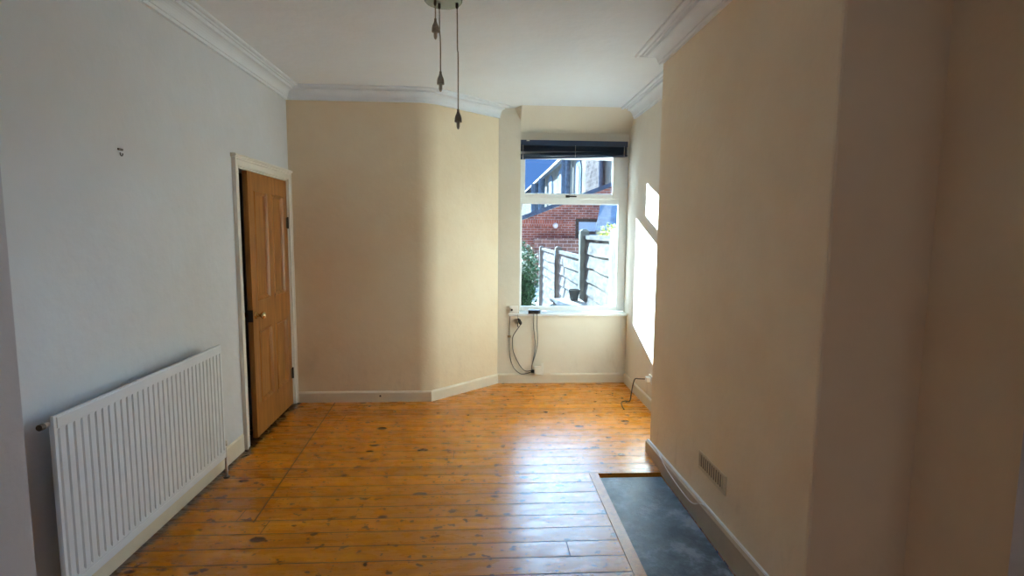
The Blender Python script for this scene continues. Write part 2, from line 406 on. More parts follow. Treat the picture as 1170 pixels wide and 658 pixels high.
# chimney breast skirting rises slightly towards the room end
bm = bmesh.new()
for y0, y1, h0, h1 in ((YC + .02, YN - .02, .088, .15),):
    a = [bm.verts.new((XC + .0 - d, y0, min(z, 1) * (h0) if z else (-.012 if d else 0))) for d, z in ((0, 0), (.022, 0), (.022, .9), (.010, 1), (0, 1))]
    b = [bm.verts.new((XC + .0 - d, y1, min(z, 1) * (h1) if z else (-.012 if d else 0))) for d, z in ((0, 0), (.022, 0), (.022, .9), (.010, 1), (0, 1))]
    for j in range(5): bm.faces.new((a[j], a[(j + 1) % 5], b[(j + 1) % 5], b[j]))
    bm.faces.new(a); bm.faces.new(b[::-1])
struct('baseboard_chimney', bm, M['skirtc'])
bm = bmesh.new()
for q in ((XC - .013, XC),):
    a = [bm.verts.new(c) for c in ((q[0], YC + .02, .0885), (q[1], YC + .02, .0885), (q[1], YC + .02, .095), (q[0] + .003, YC + .02, .095))]
    b = [bm.verts.new(c) for c in ((q[0], YN - .02, .1505), (q[1], YN - .02, .1505), (q[1], YN - .02, .157), (q[0] + .003, YN - .02, .157))]
    for j in range(4): bm.faces.new((a[j], a[(j + 1) % 4], b[(j + 1) % 4], b[j]))
    bm.faces.new(a); bm.faces.new(b[::-1])
struct('trim_5', bm, M['upvc'])
base('baseboard_alcove', [(XA, YC + .0), (XC, YC)], .088)

# ---------------------------------------------------------------- door
d1 = empty('door_1', (XL, DY0, 0), kind='structure')
AP = [(0, 0), (.026, 0), (.026, .014), (.018, .022), (.018, .05), (.012, .058), (.012, .07), (0, .07)]   # (out from wall, away from the opening)
def arch_piece(bm, p0, p1, out):      # p0,p1 (y,z) along inner edge; out = direction away from opening; mitred by caller offset
    pass
bm = bmesh.new()
def ring(y, z, oy, oz): return [bm.verts.new((XL + d, y + oy * w, z + oz * w)) for w, d in ((0, 0), (0, .014), (.012, .018), (.045, .018), (.052, .026), (.07, .026), (.07, 0))]
rs = [ring(DY0, 0, -1, 0), ring(DY0, DZ, -1, .9), ring(DY1, DZ, .58, .9), ring(DY1, 0, .58, 0)]
for A, B in zip(rs, rs[1:]):
    for j in range(7): bm.faces.new((A[j], A[(j + 1) % 7], B[(j + 1) % 7], B[j]))
bm.faces.new(rs[0]); bm.faces.new(rs[-1][::-1])
obj('architrave', bm, M['trimw'], d1)
bm = bmesh.new()
prism_pts = [(XL, DZ + .054), (XL + .034, DZ + .058), (XL + .040, DZ + .068), (XL + .034, DZ + .078), (XL, DZ + .080)]
a = [bm.verts.new((x, DY0 - .085, z)) for x, z in prism_pts]; b = [bm.verts.new((x, DY1 + .042, z)) for x, z in prism_pts]
for j in range(5): bm.faces.new((a[j], a[(j + 1) % 5], b[(j + 1) % 5], b[j]))
bm.faces.new(a); bm.faces.new(b[::-1]); obj('head_moulding', bm, M['trimw'], d1)
bm = bmesh.new(); box(bm, XL - .14, XL, DY0 - .0, DY0 + .012, 0, DZ - .012); box(bm, XL - .14, XL, DY1 - .012, DY1, 0, DZ - .012); box(bm, XL - .14, XL, DY0, DY1, DZ - .012, DZ)
obj('door_lining', bm, M['trimw'], d1)
obox('strike_plate', (XL - .06, XL - .02, DY0 + .012, DY0 + .015, .95, 1.02), M['iron'], d1)
# leaf: built flat with y from 0 (hinge) to -W, face at x=0, then turned a few degrees into the room
LW, LH, TH = .834, 1.978, .035
leaf = bmesh.new()
ST, MU = .105, .10
pw = (LW - 2 * ST - MU) / 2
cols = [(-LW + ST, -LW + ST + pw), (-ST - pw, -ST)]
rows = [(.235, .80), (1.02, 1.845)]
ys = sorted({-LW, 0} | {c for q in cols for c in q}); zs = sorted({0, LH} | {c for q in rows for c in q})
for xf, sgn in ((0, -1), (-TH, 1)):
    vv = {(y, z): leaf.verts.new((xf, y, z)) for y in ys for z in zs}
    for i in range(len(ys) - 1):
        for j in range(len(zs) - 1):
            q = [vv[(ys[i], zs[j])], vv[(ys[i + 1], zs[j])], vv[(ys[i + 1], zs[j + 1])], vv[(ys[i], zs[j + 1])]]
            if (ys[i], ys[i + 1]) in cols and (zs[j], zs[j + 1]) in rows:
                cur = q
                for ins, dep in ((.006, -.006), (.016, .012), (.010, .012)):     # moulding steps down to the panel
                    y0, y1 = min(v.co.y for v in cur) + ins, max(v.co.y for v in cur) - ins
                    z0, z1 = min(v.co.z for v in cur) + ins, max(v.co.z for v in cur) - ins
                    xx = cur[0].co.x + sgn * dep
                    if ins == .012: xx = xf + sgn * .012
                    nx_ = [leaf.verts.new((xx, y, z)) for y, z in ((y0, z0), (y1, z0), (y1, z1), (y0, z1))]
                    for k in range(4): leaf.faces.new((cur[k], cur[(k + 1) % 4], nx_[(k + 1) % 4], nx_[k]))
                    cur = nx_
                leaf.faces.new(cur)
            else: leaf.faces.new(q)
box(leaf, -TH + .0002, -.0002, -LW, -LW + .003, 0, LH); box(leaf, -TH + .0002, -.0002, -.003, 0, 0, LH)
box(leaf, -TH + .0002, -.0002, -LW + .003, -.003, LH - .003, LH); box(leaf, -TH + .0002, -.0002, -LW + .003, -.003, 0, .003)
HP = Vector((XL - .004, DY1 - .016, .012)); RZ = math.radians(1.6)
MT = Matrix.Translation(HP) @ Matrix.Rotation(RZ, 4, 'Z')
def dpart(name, bm, mat, par, **k):
    bmesh.ops.transform(bm, matrix=MT, verts=bm.verts); return obj(name, bm, mat, par, **k)
lf = dpart('door_leaf', leaf, M['pine'], d1)
bm = bmesh.new(); lathe(bm, [(.001, 0), (.028, 0), (.028, .004), (.016, .008), (.010, .012), (.010, .032), (.018, .038), (.027, .050), (.027, .060), (.018, .070), (.001, .073)], (0, -LW + .055, .925), 'X')
dpart('door_knob', bm, M['brass'], lf, smooth=True)
bm = bmesh.new(); lathe(bm, [(.001, -TH - .07), (.018, -TH - .068), (.027, -TH - .055), (.018, -TH - .035), (.010, -TH - .03), (.010, -TH)], (0, -LW + .055, .925), 'X')
dpart('door_knob', bm, M['brass'], lf, smooth=True)
bm = bmesh.new(); box(bm, -TH - .012 + .006, .0015, -LW - .0015, -LW, .88, .97); dpart('latch_plate', bm, M['iron'], lf)
for z in (.28, 1.62):
    bm = bmesh.new(); lathe(bm, [(.001, -.05), (.007, -.05), (.007, .05), (.001, .05)], (.006, .002, z), 'Z', 10)
    box(bm, .0, .002, -.03, -.002, z - .045, z + .045)
    dpart('hinge', bm, M['iron'], lf)

# ---------------------------------------------------------------- window
w1 = empty('window_1', (.93, YG, FZ0), kind='structure')
YB = 5.665
bm = bmesh.new()
frame(bm, .31, 1.5115, YG, YB, .745, FZ1, .095, .0885, .045, .05)
box(bm, .405, 1.423, YG, YB, 1.865, 1.925)
obj('window_frame', bm, M['upvc'], w1, bevel=.004)
bm = bmesh.new(); frame(bm, .40, 1.428, YG + .012, YG + .035, .785, 1.87, .014, .010, .008, .012); obj('glazing_bead', bm, M['upvc'], w1, bevel=.003)
cs = None
bm = bmesh.new(); frame(bm, .388, 1.430, YG - .022, YG - .001, 1.914, 2.40, .052, .084, .052, .06); cs = obj('casement', bm, M['upvc'], w1, bevel=.005)
bm = bmesh.new(); box(bm, .86, .90, YG - .034, YG - .0225, 1.925, 1.948); box(bm, .872, .97, YG - .046, YG - .034, 1.93, 1.943); obj('window_handle', bm, M['black'], cs, bevel=.003)
bm = bmesh.new(); box(bm, .44, 1.346, YG + .02, YG + .026, 1.926, 2.37); obj('window_pane', bm, M['glass'], w1)
bm = bmesh.new(); box(bm, .406, 1.422, YG + .02, YG + .026, .791, 1.864); obj('window_pane', bm, M['glass'], w1)
bm = bmesh.new(); box(bm, .275, WX1 - .001, YW - .035, YW - .001, FZ0 - .025, FZ0); box(bm, WX0 + .001, WX1 - .001, YW - .001, YG + .05, FZ0 - .024, FZ0 + .0)
obj('window_sill', bm, M['upvc'], w1, bevel=.004)

# venetian blind, pulled up
bl = empty('venetian_blind', (.926, 5.54, 2.50), label='dark navy venetian blind pulled up tight above the window', cat='blind')
obox('head_rail', (.378, 1.478, 5.515, 5.565, 2.435, 2.490), M['blind'], bl, bevel=.003)
k = 0
NS = 17
for i in range(NS):
    f = i / (NS - 1)
    zl, zr = 2.430 - .088 * f ** .9 - (.028 if i > 8 else 0), 2.430 - .068 * f
    bm = bmesh.new(); n = 10
    for j in range(n):
        pass
    ring0 = []
    for xx, zz in ((.380 + random.uniform(-.001, .001), zl), (.72, zl * .45 + zr * .55 - (.002 if i > 8 else 0)), (1.476, zr)):
        ring0.append([bm.verts.new((xx, y, zz + dz)) for y, dz in ((5.518, 0), (5.54, .0035), (5.562, 0), (5.562, -.0014), (5.54, .002), (5.518, -.0014))])
    for A, B in zip(ring0, ring0[1:]):
        for j in range(6): bm.faces.new((A[j], A[(j + 1) % 6], B[(j + 1) % 6], B[j]))
    bm.faces.new(ring0[0]); bm.faces.new(ring0[-1][::-1]); obj('slat', bm, M['blind'], bl)
bm = bmesh.new()
a = [bm.verts.new((.380, y, 2.300 + z)) for y, z in ((5.516, 0), (5.564, 0), (5.564, .014), (5.516, .014))]; b = [bm.verts.new((1.476, y, 2.343 + z)) for y, z in ((5.516, 0), (5.564, 0), (5.564, .014), (5.516, .014))]
for j in range(4): bm.faces.new((a[j], a[(j + 1) % 4], b[(j + 1) % 4], b[j]))
bm.faces.new(a); bm.faces.new(b[::-1]); obj('bottom_rail', bm, M['blind'], bl)
for x, z in ((.41, 2.30), (.94, 2.325), (1.44, 2.34)):
    bm = bmesh.new(); tube(bm, [(x, 5.512, 2.44), (x, 5.512, z)], .0022, 6); obj('lift_cord', bm, M['wcable'], bl)
bm = bmesh.new(); box(bm, .445, .475, 5.512, 5.515, 2.478, 2.488); obj('label_tab', bm, M['wplastic'], bl, label='white tab on the head rail')

# ---------------------------------------------------------------- radiator
ra = empty('radiator', (XL + .06, 2.7, .15), label='long white ribbed panel radiator fixed low on the left wall', cat='radiator')
RY0, RY1, RZ0, RZ1, RX = 2.045, 3.345, .15, .868, -1.598
bm = bmesh.new(); nr = 32; x0 = RX
pr = []; pitch = (RY1 - RY0 - .04) / nr
pr.append((RY0, 0))
for i in range(nr + 1):
    c = RY0 + .02 + i * pitch
    pr += [(c - .0065, 0), (c - .0035, -.0095), (c + .0035, -.0095), (c + .0065, 0)]
pr.append((RY1, 0))
for k, (zA, zB, rib) in enumerate(((RZ0 + .0, RZ0 + .048, 0), (RZ0 + .048, RZ0 + .058, 2), (RZ0 + .058, RZ1 - .062, 1), (RZ1 - .062, RZ1 - .052, 3), (RZ1 - .052, RZ1, 0))):
    fa = 1 if rib in (1, 3) else 0; fb = 1 if rib in (1, 2) else 0
    A = [bm.verts.new((x0 + d * fa, y, zA)) for y, d in pr]; B = [bm.verts.new((x0 + d * fb, y, zB)) for y, d in pr]
    for j in range(len(pr) - 1): bm.faces.new((A[j], A[j + 1], B[j + 1], B[j]))
box(bm, x0 - .012, x0 - .010, RY0, RY1, RZ0, RZ1)
for yy_ in (RY0, RY1):
    q = [bm.verts.new(c) for c in ((x0, yy_, RZ0), (x0, yy_, RZ1), (x0 - .012, yy_, RZ1), (x0 - .012, yy_, RZ0))]; bm.faces.new(q)
for zz_ in (RZ0, RZ1):
    q = [bm.verts.new(c) for c in ((x0, RY0, zz_), (x0, RY1, zz_), (x0 - .012, RY1, zz_), (x0 - .012, RY0, zz_))]; bm.faces.new(q)
obj('front_panel', bm, M['rad'], ra)
bm = bmesh.new(); box(bm, x0, x0 + .0045, RY0 + .012, RY1 - .004, RZ1 - .050, RZ1 - .006); obj('top_seam', bm, M['rad'], ra, bevel=.003)
bm = bmesh.new(); box(bm, x0, x0 + .0045, RY0 + .012, RY1 - .004, RZ0 + .004, RZ0 + .040); obj('bottom_seam', bm, M['rad'], ra, bevel=.003)
bm = bmesh.new()
for i in range(52):
    y = RY0 + .03 + i * (RY1 - RY0 - .06) / 52; box(bm, x0 - .042, x0 - .0125, y, y + .002, RZ0 + .05, RZ1 - .04)
obj('convector_fins', bm, M['rad'], ra)
for y in (RY0 + .2, RY1 - .2):
    obox('wall_bracket', (XL + .001, x0 - .0425, y, y + .03, .30, .80), M['rad'], ra)
for y in (RY1 + .0, ):
    bm = bmesh.new(); lathe(bm, [(.001, 0), (.010, 0), (.012, .01), (.012, .02), (.008, .028), (.008, .05), (.001, .05)], (x0 - .02, y, .205), 'Y', 14)
    tube(bm, [(x0 - .02, y + .042, .235), (x0 - .02, y + .042, .0)], .0075, 10); lathe(bm, [(.001, .0), (.013, 0), (.013, .03), (.001, .03)], (x0 - .02, y + .042, .21), 'Z', 12)
    obj('valve', bm, M['wcable'], ra, smooth=True)
bm = bmesh.new(); lathe(bm, [(.001, 0), (.009, 0), (.009, -.022), (.001, -.022)], (x0 - .02, RY0 + .0, .84), 'Y', 12)
bv = obj('bleed_valve', bm, M['wcable'], ra)
bm = bmesh.new(); lathe(bm, [(.001, -.022), (.012, -.0225), (.013, -.03), (.012, -.042), (.001, -.043)], (x0 - .02, RY0 + .0, .84), 'Y', 12)
obj('valve_cap', bm, M['iron'], bv)
# small pool of dirt at the pipe foot is part of the boards; a pipe collar sits there
obj('pipe_collar', (lambda b: (lathe(b, [(.0078, 0), (.02, 0), (.018, .006), (.0078, .006)], (x0 - .02, RY1 + .042, 0), 'Z', 16), b)[1])(bmesh.new()), M['iron'], ra)

# ---------------------------------------------------------------- ceiling pendant cluster
pc = empty('pendant_light', (-.205, 3.0, ZT), label='three-drop pendant light with bare lamp holders hanging from a round grey ceiling plate', cat='pendant light')
bm = bmesh.new(); lathe(bm, [(.001, ZT), (.096, ZT), (.100, ZT - .006), (.100, ZT - .018), (.094, ZT - .025), (.001, ZT - .026)], (-.205, 2.985, 0), 'Z', 40); obj('ceiling_plate', bm, M['plate'], pc, smooth=False)
for ax, ay, bx_, by_, z0 in ((-.246, 2.96, -.245, 2.96, 2.672), (-.228, 3.0, -.223, 3.0, 2.418), (-.134, 2.99, -.129, 2.99, 2.222)):
    zt = ZT - .026
    bm = bmesh.new(); lathe(bm, [(.001, zt + .001), (.008, zt), (.008, zt - .02), (.004, zt - .028), (.001, zt - .028)], (ax, ay, 0), 'Z', 12); obj('cord_grip', bm, M['iron'], pc, smooth=True)
    bm = bmesh.new(); mz = zt * .55 + z0 * .45
    tube(bm, smooth_pts([(ax, ay, zt - .02), (ax + .001, ay, zt - .06), (ax + (bx_ - ax) * .3, ay, mz + .02), (bx_, by_, mz - .03), (bx_, by_, z0)]), .0032, 8); obj('cord', bm, M['lampmetal'], pc)
    bm = bmesh.new(); lathe(bm, [(.001, z0 + .002), (.0065, z0), (.0065, z0 - .010), (.010, z0 - .022), (.016, z0 - .035), (.0185, z0 - .046), (.0195, z0 - .062), (.0195, z0 - .066), (.001, z0 - .066)], (bx_, by_, 0), 'Z', 20)
    hd = obj('lamp_holder', bm, M['lampmetal'], pc, smooth=False)
    bm = bmesh.new(); lathe(bm, [(.001, z0 - .066), (.0095, z0 - .066), (.0095, z0 - .09), (.007, z0 - .098), (.004, z0 - .103), (.001, z0 - .105)], (bx_, by_, 0), 'Z', 14); obj('bulb', bm, M['wplastic'] if 0 else simple('dusty_bulb', (.36, .31, .25), .3), hd, smooth=True)

# hook on left wall
hk = empty('picture_hook', (XL, 2.68, 1.93), label='tiny dark picture hook in the bare left wall above the radiator', cat='hook')
obox('nail_bar', (XL, XL + .006, 2.665, 2.697, 1.935, 1.944), M['iron'], hk)
bm = bmesh.new(); tube(bm, [(XL + .005, 2.684 + .009 * math.cos(a), 1.921 + .011 * math.sin(a)) for a in [math.pi * (.9 + 1.15 * i / 10) for i in range(11)]], .0022, 6); obj('loop', bm, M['iron'], hk)

# vent on chimney breast
vt = empty('air_vent', (XC, 2.64, .33), label='cream slotted air vent low on the chimney breast', cat='air vent')
VY0, VY1, VZ0, VZ1 = 2.474, 2.802, .284, .382
bm = bmesh.new(); fx0, fx1 = XC - .012, XC
fx0 = XC - .007; box(bm, fx0, fx1, VY0, VY0 + .03, VZ0, VZ1); box(bm, fx0, fx1, VY1 - .012, VY1, VZ0, VZ1); box(bm, fx0, fx1, VY0 + .03, VY1 - .012, VZ0, VZ0 + .014); box(bm, fx0, fx1, VY0 + .03, VY1 - .012, VZ1 - .012, VZ1)
M['ventp'] = simple('old_cream_plastic', (.66, .56, .40), .45)
obj('vent_frame', bm, M['ventp'], vt)
nb = 11
for i in range(nb):
    y = VY0 + .03 + (i + .55) * (VY1 - VY0 - .042) / nb
    obox('vent_bar', (XC - .0045, XC - .001, y, y + .011, VZ0 + .0142, VZ1 - .0122), M['ventp'], vt)
obox('vent_backing', (XC - .0009, XC - .0001, VY0 + .03, VY1 - .012, VZ0 + .0142, VZ1 - .0122), M['iron'], vt)

# loose pale cable lying over chimney skirting
bm = bmesh.new()
def skz(y): return .088 + (YC - y) / (YC - YN) * .062
tube(bm, smooth_pts([(XC - .008, 3.66, skz(3.66) + .003), (XC - .012, 3.45, skz(3.45) + .003), (XC - .026, 3.25, .075), (XC - .026, 3.0, .060), (XC - .026, 2.82, .068), (XC - .014, 2.68, skz(2.68) + .004), (XC - .010, 2.4, skz(2.4) + .004), (XC - .010, 2.0, skz(2.0) + .004)]), .0032, 8)
tag(obj('loose_cable', bm, M['wcable']), 'thin pale cable draped along the chimney breast skirting', 'cable')

# ---------------------------------------------------------------- sockets and cables under the window
so = empty('wall_socket', (.31, YW - .02, .77), label='white socket box on the wall at the left end of the window sill', cat='socket')
obox('back_box', (.286, .372, YW - .030, YW, .738, .812), M['wplastic'], so, bevel=.003)
obox('switch', (.30, .316, YW - .034, YW - .030, .765, .785), M['black'], so)
pl = empty('hanging_plug', (.39, YW - .02, .65), label='black plug hanging on its lead beneath the left end of the sill', cat='plug')
bm = bmesh.new(); tube(bm, [(.372, YW - .03, .685), (.385, YW - .03, .665), (.40, YW - .03, .635), (.40, YW - .03, .62)], [.008, .018, .018, .008], 10); obj('plug_body', bm, M['black'], pl, smooth=True)
bm = bmesh.new(); tube(bm, smooth_pts([(.40, YW - .028, .622), (.36, YW - .02, .56), (.325, YW - .014, .50), (.318, YW - .012, .44), (.33, YW - .012, .33), (.39, YW - .014, .20), (.45, YW - .022, .135), (.512, YW - .026, .135)]), .0042, 8); obj('lead', bm, M['cable'], pl)
ad = empty('power_adapter', (.46, YW - .01, FZ0), label='flat black power adapter lying on the window sill with two leads hanging down', cat='adapter')
bm = bmesh.new(); prism(bm, [(.475, YW - .05), (.585, YW - .055), (.605, YW - .02), (.60, YW + .02), (.485, YW + .02)], FZ0 + .0005, FZ0 + .038); obj('case', bm, M['black'], ad, bevel=.004)
for dx in (0, .035):
    bm = bmesh.new(); tube(bm, smooth_pts([(.53 + dx, YW - .05, FZ0 + .012), (.532 + dx, YW - .058, FZ0 - .03), (.535 + dx, YW - .03, .60), (.548 + dx * .9, YW - .018, .48), (.556 + dx * .6, YW - .014, .40), (.545 + dx * .3, YW - .016, .30), (.525, YW - .022, .20), (.520, YW - .028, .15)]), .0036, 8); obj('lead', bm, M['cable'], ad)
so2 = empty('surface_socket', (.58, YW - .03, .15), label='cream surface socket standing on the skirting under the window', cat='socket')
obox('back_box', (.548, .618, YW - .045, YW - .0185, .098, .185), M['trimw'], so2, bevel=.004)
bm = bmesh.new(); box(bm, .512, .5475, YW - .045, YW - .0185, .115, .145); obj('plug', bm, M['black'], so2, bevel=.004)
obox('trunking', (.620, .645, YW - .028, YW - .0185, .09, .215), M['trimw'], so2)
bm = bmesh.new(); tube(bm, smooth_pts([(.293, YW - .012, .736), (.288, YW - .010, .62), (.286, YW - .010, .50), (.292, YW - .010, .30), (.33, YW - .012, .17), (.40, YW - .024, .106), (.46, YW - .026, .104), (.515, YW - .026, .122)]), .0038, 8)
tag(obj('wall_cable', bm, M['cable']), 'dark cable looping down the wall from the left socket box to the skirting', 'cable')
obox('cable_clip', (.268, .300, YW - .020, YW, .485, .505), simple('brown_clip', (.35, .22, .1), .5), None, label='small brown cable clip on the wall left of the window apron', cat='clip')
bm = bmesh.new(); box(bm, .365, .375, YW - .046, YW - .0362, .60, .655); tube(bm, [(.37, YW - .041, .73), (.37, YW - .041, .6)], .0018, 6)
tag(obj('blind_pull', bm, M['cable']), 'thin cord end dangling below the sill beside the hanging plug', 'cord')
# aerial lead in the corner
bm = bmesh.new(); tube(bm, smooth_pts([(1.45, YW - .008, .70), (1.452, YW - .008, .5), (1.475, YW - .008, .42), (1.494, YW - .008, .33), (1.496, YW - .010, .14)]), .0035, 8)
tag(obj('corner_cable', bm, M['wcable']), 'pale cable running down the corner right of the window', 'cable')
# right alcove socket with lead
rs_ = empty('alcove_socket', (XA, 4.62, .26), label='white socket with a black lead on the sunlit right wall behind the chimney breast', cat='socket')
obox('face_plate', (XA - .012, XA, 4.52, 4.665, .235, .31), M['wplastic'], rs_, bevel=.003)
bm = bmesh.new(); box(bm, XA - .05, XA - .0125, 4.60, 4.65, .25, .295); obj('plug', bm, M['wplastic'], rs_, bevel=.005)
bm = bmesh.new(); tube(bm, smooth_pts([(XA - .045, 4.65, .268), (XA - .06, 4.70, .255), (XA - .075, 4.76, .24), (XA - .09, 4.82, .22), (XA - .10, 4.85, .15), (XA - .115, 4.84, .07), (XA - .13, 4.83, .008), (XA - .17, 4.84, .006), (XA - .215, 4.80, .006), (XA - .235, 4.70, .006), (XA - .245, 4.60, .008)]), .005, 8); obj('lead', bm, M['black'], rs_)
# screw hole with a plug in the far skirting
bm = bmesh.new(); lathe(bm, [(.001, 0), (.009, 0), (.009, -.003), (.001, -.003)], (-.93, YF - .0182, .058), 'Y', 14)
tag(obj('skirting_plug', bm, M['iron']), 'small dark round plug in the far skirting board', 'plug')

# ---------------------------------------------------------------- outside
bm = bmesh.new(); box(bm, -6, 14, 5.78, 60, -.5, -.3); struct('ground', bm, M['paving'])
# rear wing of this house on the left of the window
bm = bmesh.new(); box(bm, -2.2, .20, 5.79, 9.1, -.3, 5.2)
struct('wall_rear_wing', bm, M['brickr'])

fe = empty('garden_fence', (1.5, 8, -.3), label='pale boarded garden fence between concrete posts along the right of the yard', cat='fence')
def post(y, z, x=1.44, w=.055, d=.13):
    bm = bmesh.new(); box(bm, x - .03, x + w + .04, y - d / 2, y + d / 2, -.3, z - .03); 
    v = [bm.verts.new(c) for c in ((x - .03, y - d / 2, z - .0299), (x + w + .04, y - d / 2, z - .0299), (x + w + .04, y + d / 2, z - .0299), (x - .03, y + d / 2, z - .0299), (x + .01, y - d / 2 + .03, z), (x + w, y - d / 2 + .03, z), (x + w, y + d / 2 - .03, z), (x + .01, y + d / 2 - .03, z))]
    for q in ((0, 1, 5, 4), (1, 2, 6, 5), (2, 3, 7, 6), (3, 0, 4, 7), (4, 5, 6, 7), (0, 3, 2, 1)): bm.faces.new([v[i] for i in q])
    obj('post', bm, M['concrete'], fe)
def panel(y0, y1, z1, nb=8, hb=.20, seed=0, droop=.0):
    r = random.Random(seed); bm = bmesh.new()
    box(bm, 1.455, 1.535, y0, y1, z1 - .055, z1)     # capping rail
    z = z1 - .056
    for i in range(nb):
        n = 10; h = hb; zt = z - i * (hb - .012)
        A = []
        for k in range(n + 1):
            y = y0 + (y1 - y0) * k / n; w = .008 * math.sin(k * .8 + i * 2) + r.uniform(-.004, .004) + droop * (i + 1) * (1 - k / n) * -.02
            A.append([bm.verts.new(c) for c in ((1.490, y, zt), (1.466, y, zt - h + w), (1.482, y, zt - h + w), (1.506, y, zt))])
        for P, Q in zip(A, A[1:]):
            for j in range(4): bm.faces.new((P[j], P[(j + 1) % 4], Q[(j + 1) % 4], Q[j]))
        bm.faces.new(A[0]); bm.faces.new(A[-1][::-1])
    for yy_ in (y0 + .03, (y0 + y1) / 2): box(bm, 1.525, 1.56, yy_, yy_ + .04, -.28, z1 - .056)
    obj('fence_panel', bm, M['fence'], fe)
post(7.75, 1.62); post(10.35, 1.30); post(13.2, 1.235); post(5.85, 1.62)
panel(5.92, 7.68, 1.53, seed=1, droop=.6); panel(7.82, 10.28, 1.225, 7, seed=2); panel(10.42, 13.13, 1.19, 7, seed=3)

def foliage(bm, c, r, n, s, seed):
    R = random.Random(seed)
    for i in range(n):
        u = Vector((R.gauss(0, 1), R.gauss(0, 1), R.gauss(0, 1))).normalized() * (R.random() ** .4)
        p = Vector(c) + Vector((u.x * r[0], u.y * r[1], u.z * r[2])) + Vector((R.uniform(-1, 1), R.uniform(-1, 1), R.uniform(-1, 1))) * s
        a = Vector((R.uniform(-1, 1), R.uniform(-1, 1), R.uniform(-.6, .9))).normalized(); b = a.cross(Vector((R.uniform(-1, 1), R.uniform(-1, 1), 1))).normalized(); nn = a.cross(b) * .15
        l = s * R.uniform(.7, 1.3); w = l * .32
        v = [bm.verts.new(q) for q in (p - a * l, p + b * w + nn * l, p + a * l, p - b * w + nn * l)]
        bm.faces.new((v[0], v[1], v[2])); bm.faces.new((v[0], v[2], v[3]))
sh = empty('garden_shrub', (.62, 8.2, -.3), label='dense dark green leafy shrub at the left of the yard beyond the window', cat='shrub')
bm = bmesh.new(); foliage(bm, (.56, 8.15, .35), (.30, .45, .72), 5200, .034, 3); foliage(bm, (.60, 8.1, .95), (.26, .4, .5), 3000, .032, 5); obj('foliage', bm, M['leaf'], sh)
bm = bmesh.new()
for i in range(6): tube(bm, [(.56 + .02 * i, 8.15, -.3), (.5 + .05 * i, 8.15 + .05 * (i % 3), .4), (.42 + .08 * i, 8.1 + .1 * (i % 2), 1.1)], [.02, .014, .006], 6)
obj('stem', bm, M['leafstem'], sh)
ys_ = empty('yellow_bush', (2.2, 9.2, -.3), label='small yellow-green bush showing over the fence top at the right', cat='bush')
bm = bmesh.new(); foliage(bm, (2.22, 9.3, 1.45), (.2, .25, .28), 700, .035, 9); obj('foliage', bm, M['leafy'], ys_)
bm = bmesh.new(); tube(bm, [(2.22, 9.3, -.3), (2.22, 9.3, 1.4)], [.03, .012], 8); obj('stem', bm, M['leafstem'], ys_)

tb = empty('garden_table', (1.2, 7.35, -.3), label='pale garden table standing by the fence in the yard', cat='table')
obox('table_top', (.98, 1.41, 6.95, 7.68, .595, .622), M['table'], tb, bevel=.006)
for x in (1.02, 1.35):
    for y in (7.0, 7.62):
        obox('leg', (x, x + .03, y, y + .03, -.3, .595), M['table'], tb)
pt = empty('plant_pot', (1.293, 7.42, .623), label='dark grey tapered plant pot on the pale garden table', cat='plant pot')
bm = bmesh.new(); lathe(bm, [(.001, .6235), (.052, .6235), (.076, .755), (.084, .755), (.084, .782), (.074, .782), (.070, .74), (.001, .74)], (1.288, 7.42, 0), 'Z', 24); obj('pot_body', bm, M['pot'], pt)
bm = bmesh.new(); tube(bm, smooth_pts([(1.385, 10.2, 1.20), (1.37, 10.0, 1.0), (1.365, 9.95, .62), (1.36, 9.9, .38), (1.31, 9.8, .26), (1.22, 9.7, .22), (1.10, 9.6, .20), (1.02, 9.5, -.0), (1.0, 9.45, -.27)]), .018, 8)
tag(obj('garden_hose', bm, M['black']), 'dark garden hose hanging from a fence post and curling to the ground', 'hose')

# brick outbuilding closing the yard
OY = 19.5
ob = empty('brick_outbuilding', (3.3, 20, -.3), label='red brick outbuilding with a sloping roof edge closing the far end of the yard', cat='outbuilding')
def vz(x): return 2.13 + (x - 1.486) * .38
bm = bmesh.new(); OX0, OX1 = -1.2, 7.0; wy0, wy1, wz0, wz1 = 3.385, 4.39, .97, 2.07
def gable(x0, x1, za, zb=None):
    v = [bm.verts.new(c) for c in ((x0, OY, za), (x1, OY, za), (x1, OY, zb if zb else vz(x1) - .12), (x0, OY, zb if zb else vz(x0) - .12), (x0, OY + .24, za), (x1, OY + .24, za), (x1, OY + .24, zb if zb else vz(x1) - .12), (x0, OY + .24, zb if zb else vz(x0) - .12))]
    for q in ((0, 1, 2, 3), (5, 4, 7, 6), (0, 4, 5, 1), (3, 2, 6, 7), (0, 3, 7, 4), (1, 5, 6, 2)): bm.faces.new([v[i] for i in q])
gable(OX0, wy0, -.3); gable(wy1, OX1, -.3); gable(wy0, wy1, -.3, wz0); gable(wy0, wy1, wz1); box(bm, OX0, OX1, 22.0, 22.2, -.3, 1.0)
obj('gable_wall', bm, M['brick'], ob)
bm = bmesh.new()
a = [bm.verts.new((x, y, z)) for x, y, z in ((OX0 - .2, OY - .12, vz(OX0 - .2) - .11), (OX1 + .2, OY - .12, vz(OX1 + .2) - .11), (OX1 + .2, 22.5, vz(OX1 + .2) - .11), (OX0 - .2, 22.5, vz(OX0 - .2) - .11))]
b = [bm.verts.new(v.co + Vector((0, 0, .15))) for v in a]
bm.faces.new(a[::-1]); bm.faces.new(b)
for i in range(4): bm.faces.new((a[i], a[(i + 1) % 4], b[(i + 1) % 4], b[i]))
obj('roof', bm, M['rooftile'], ob)
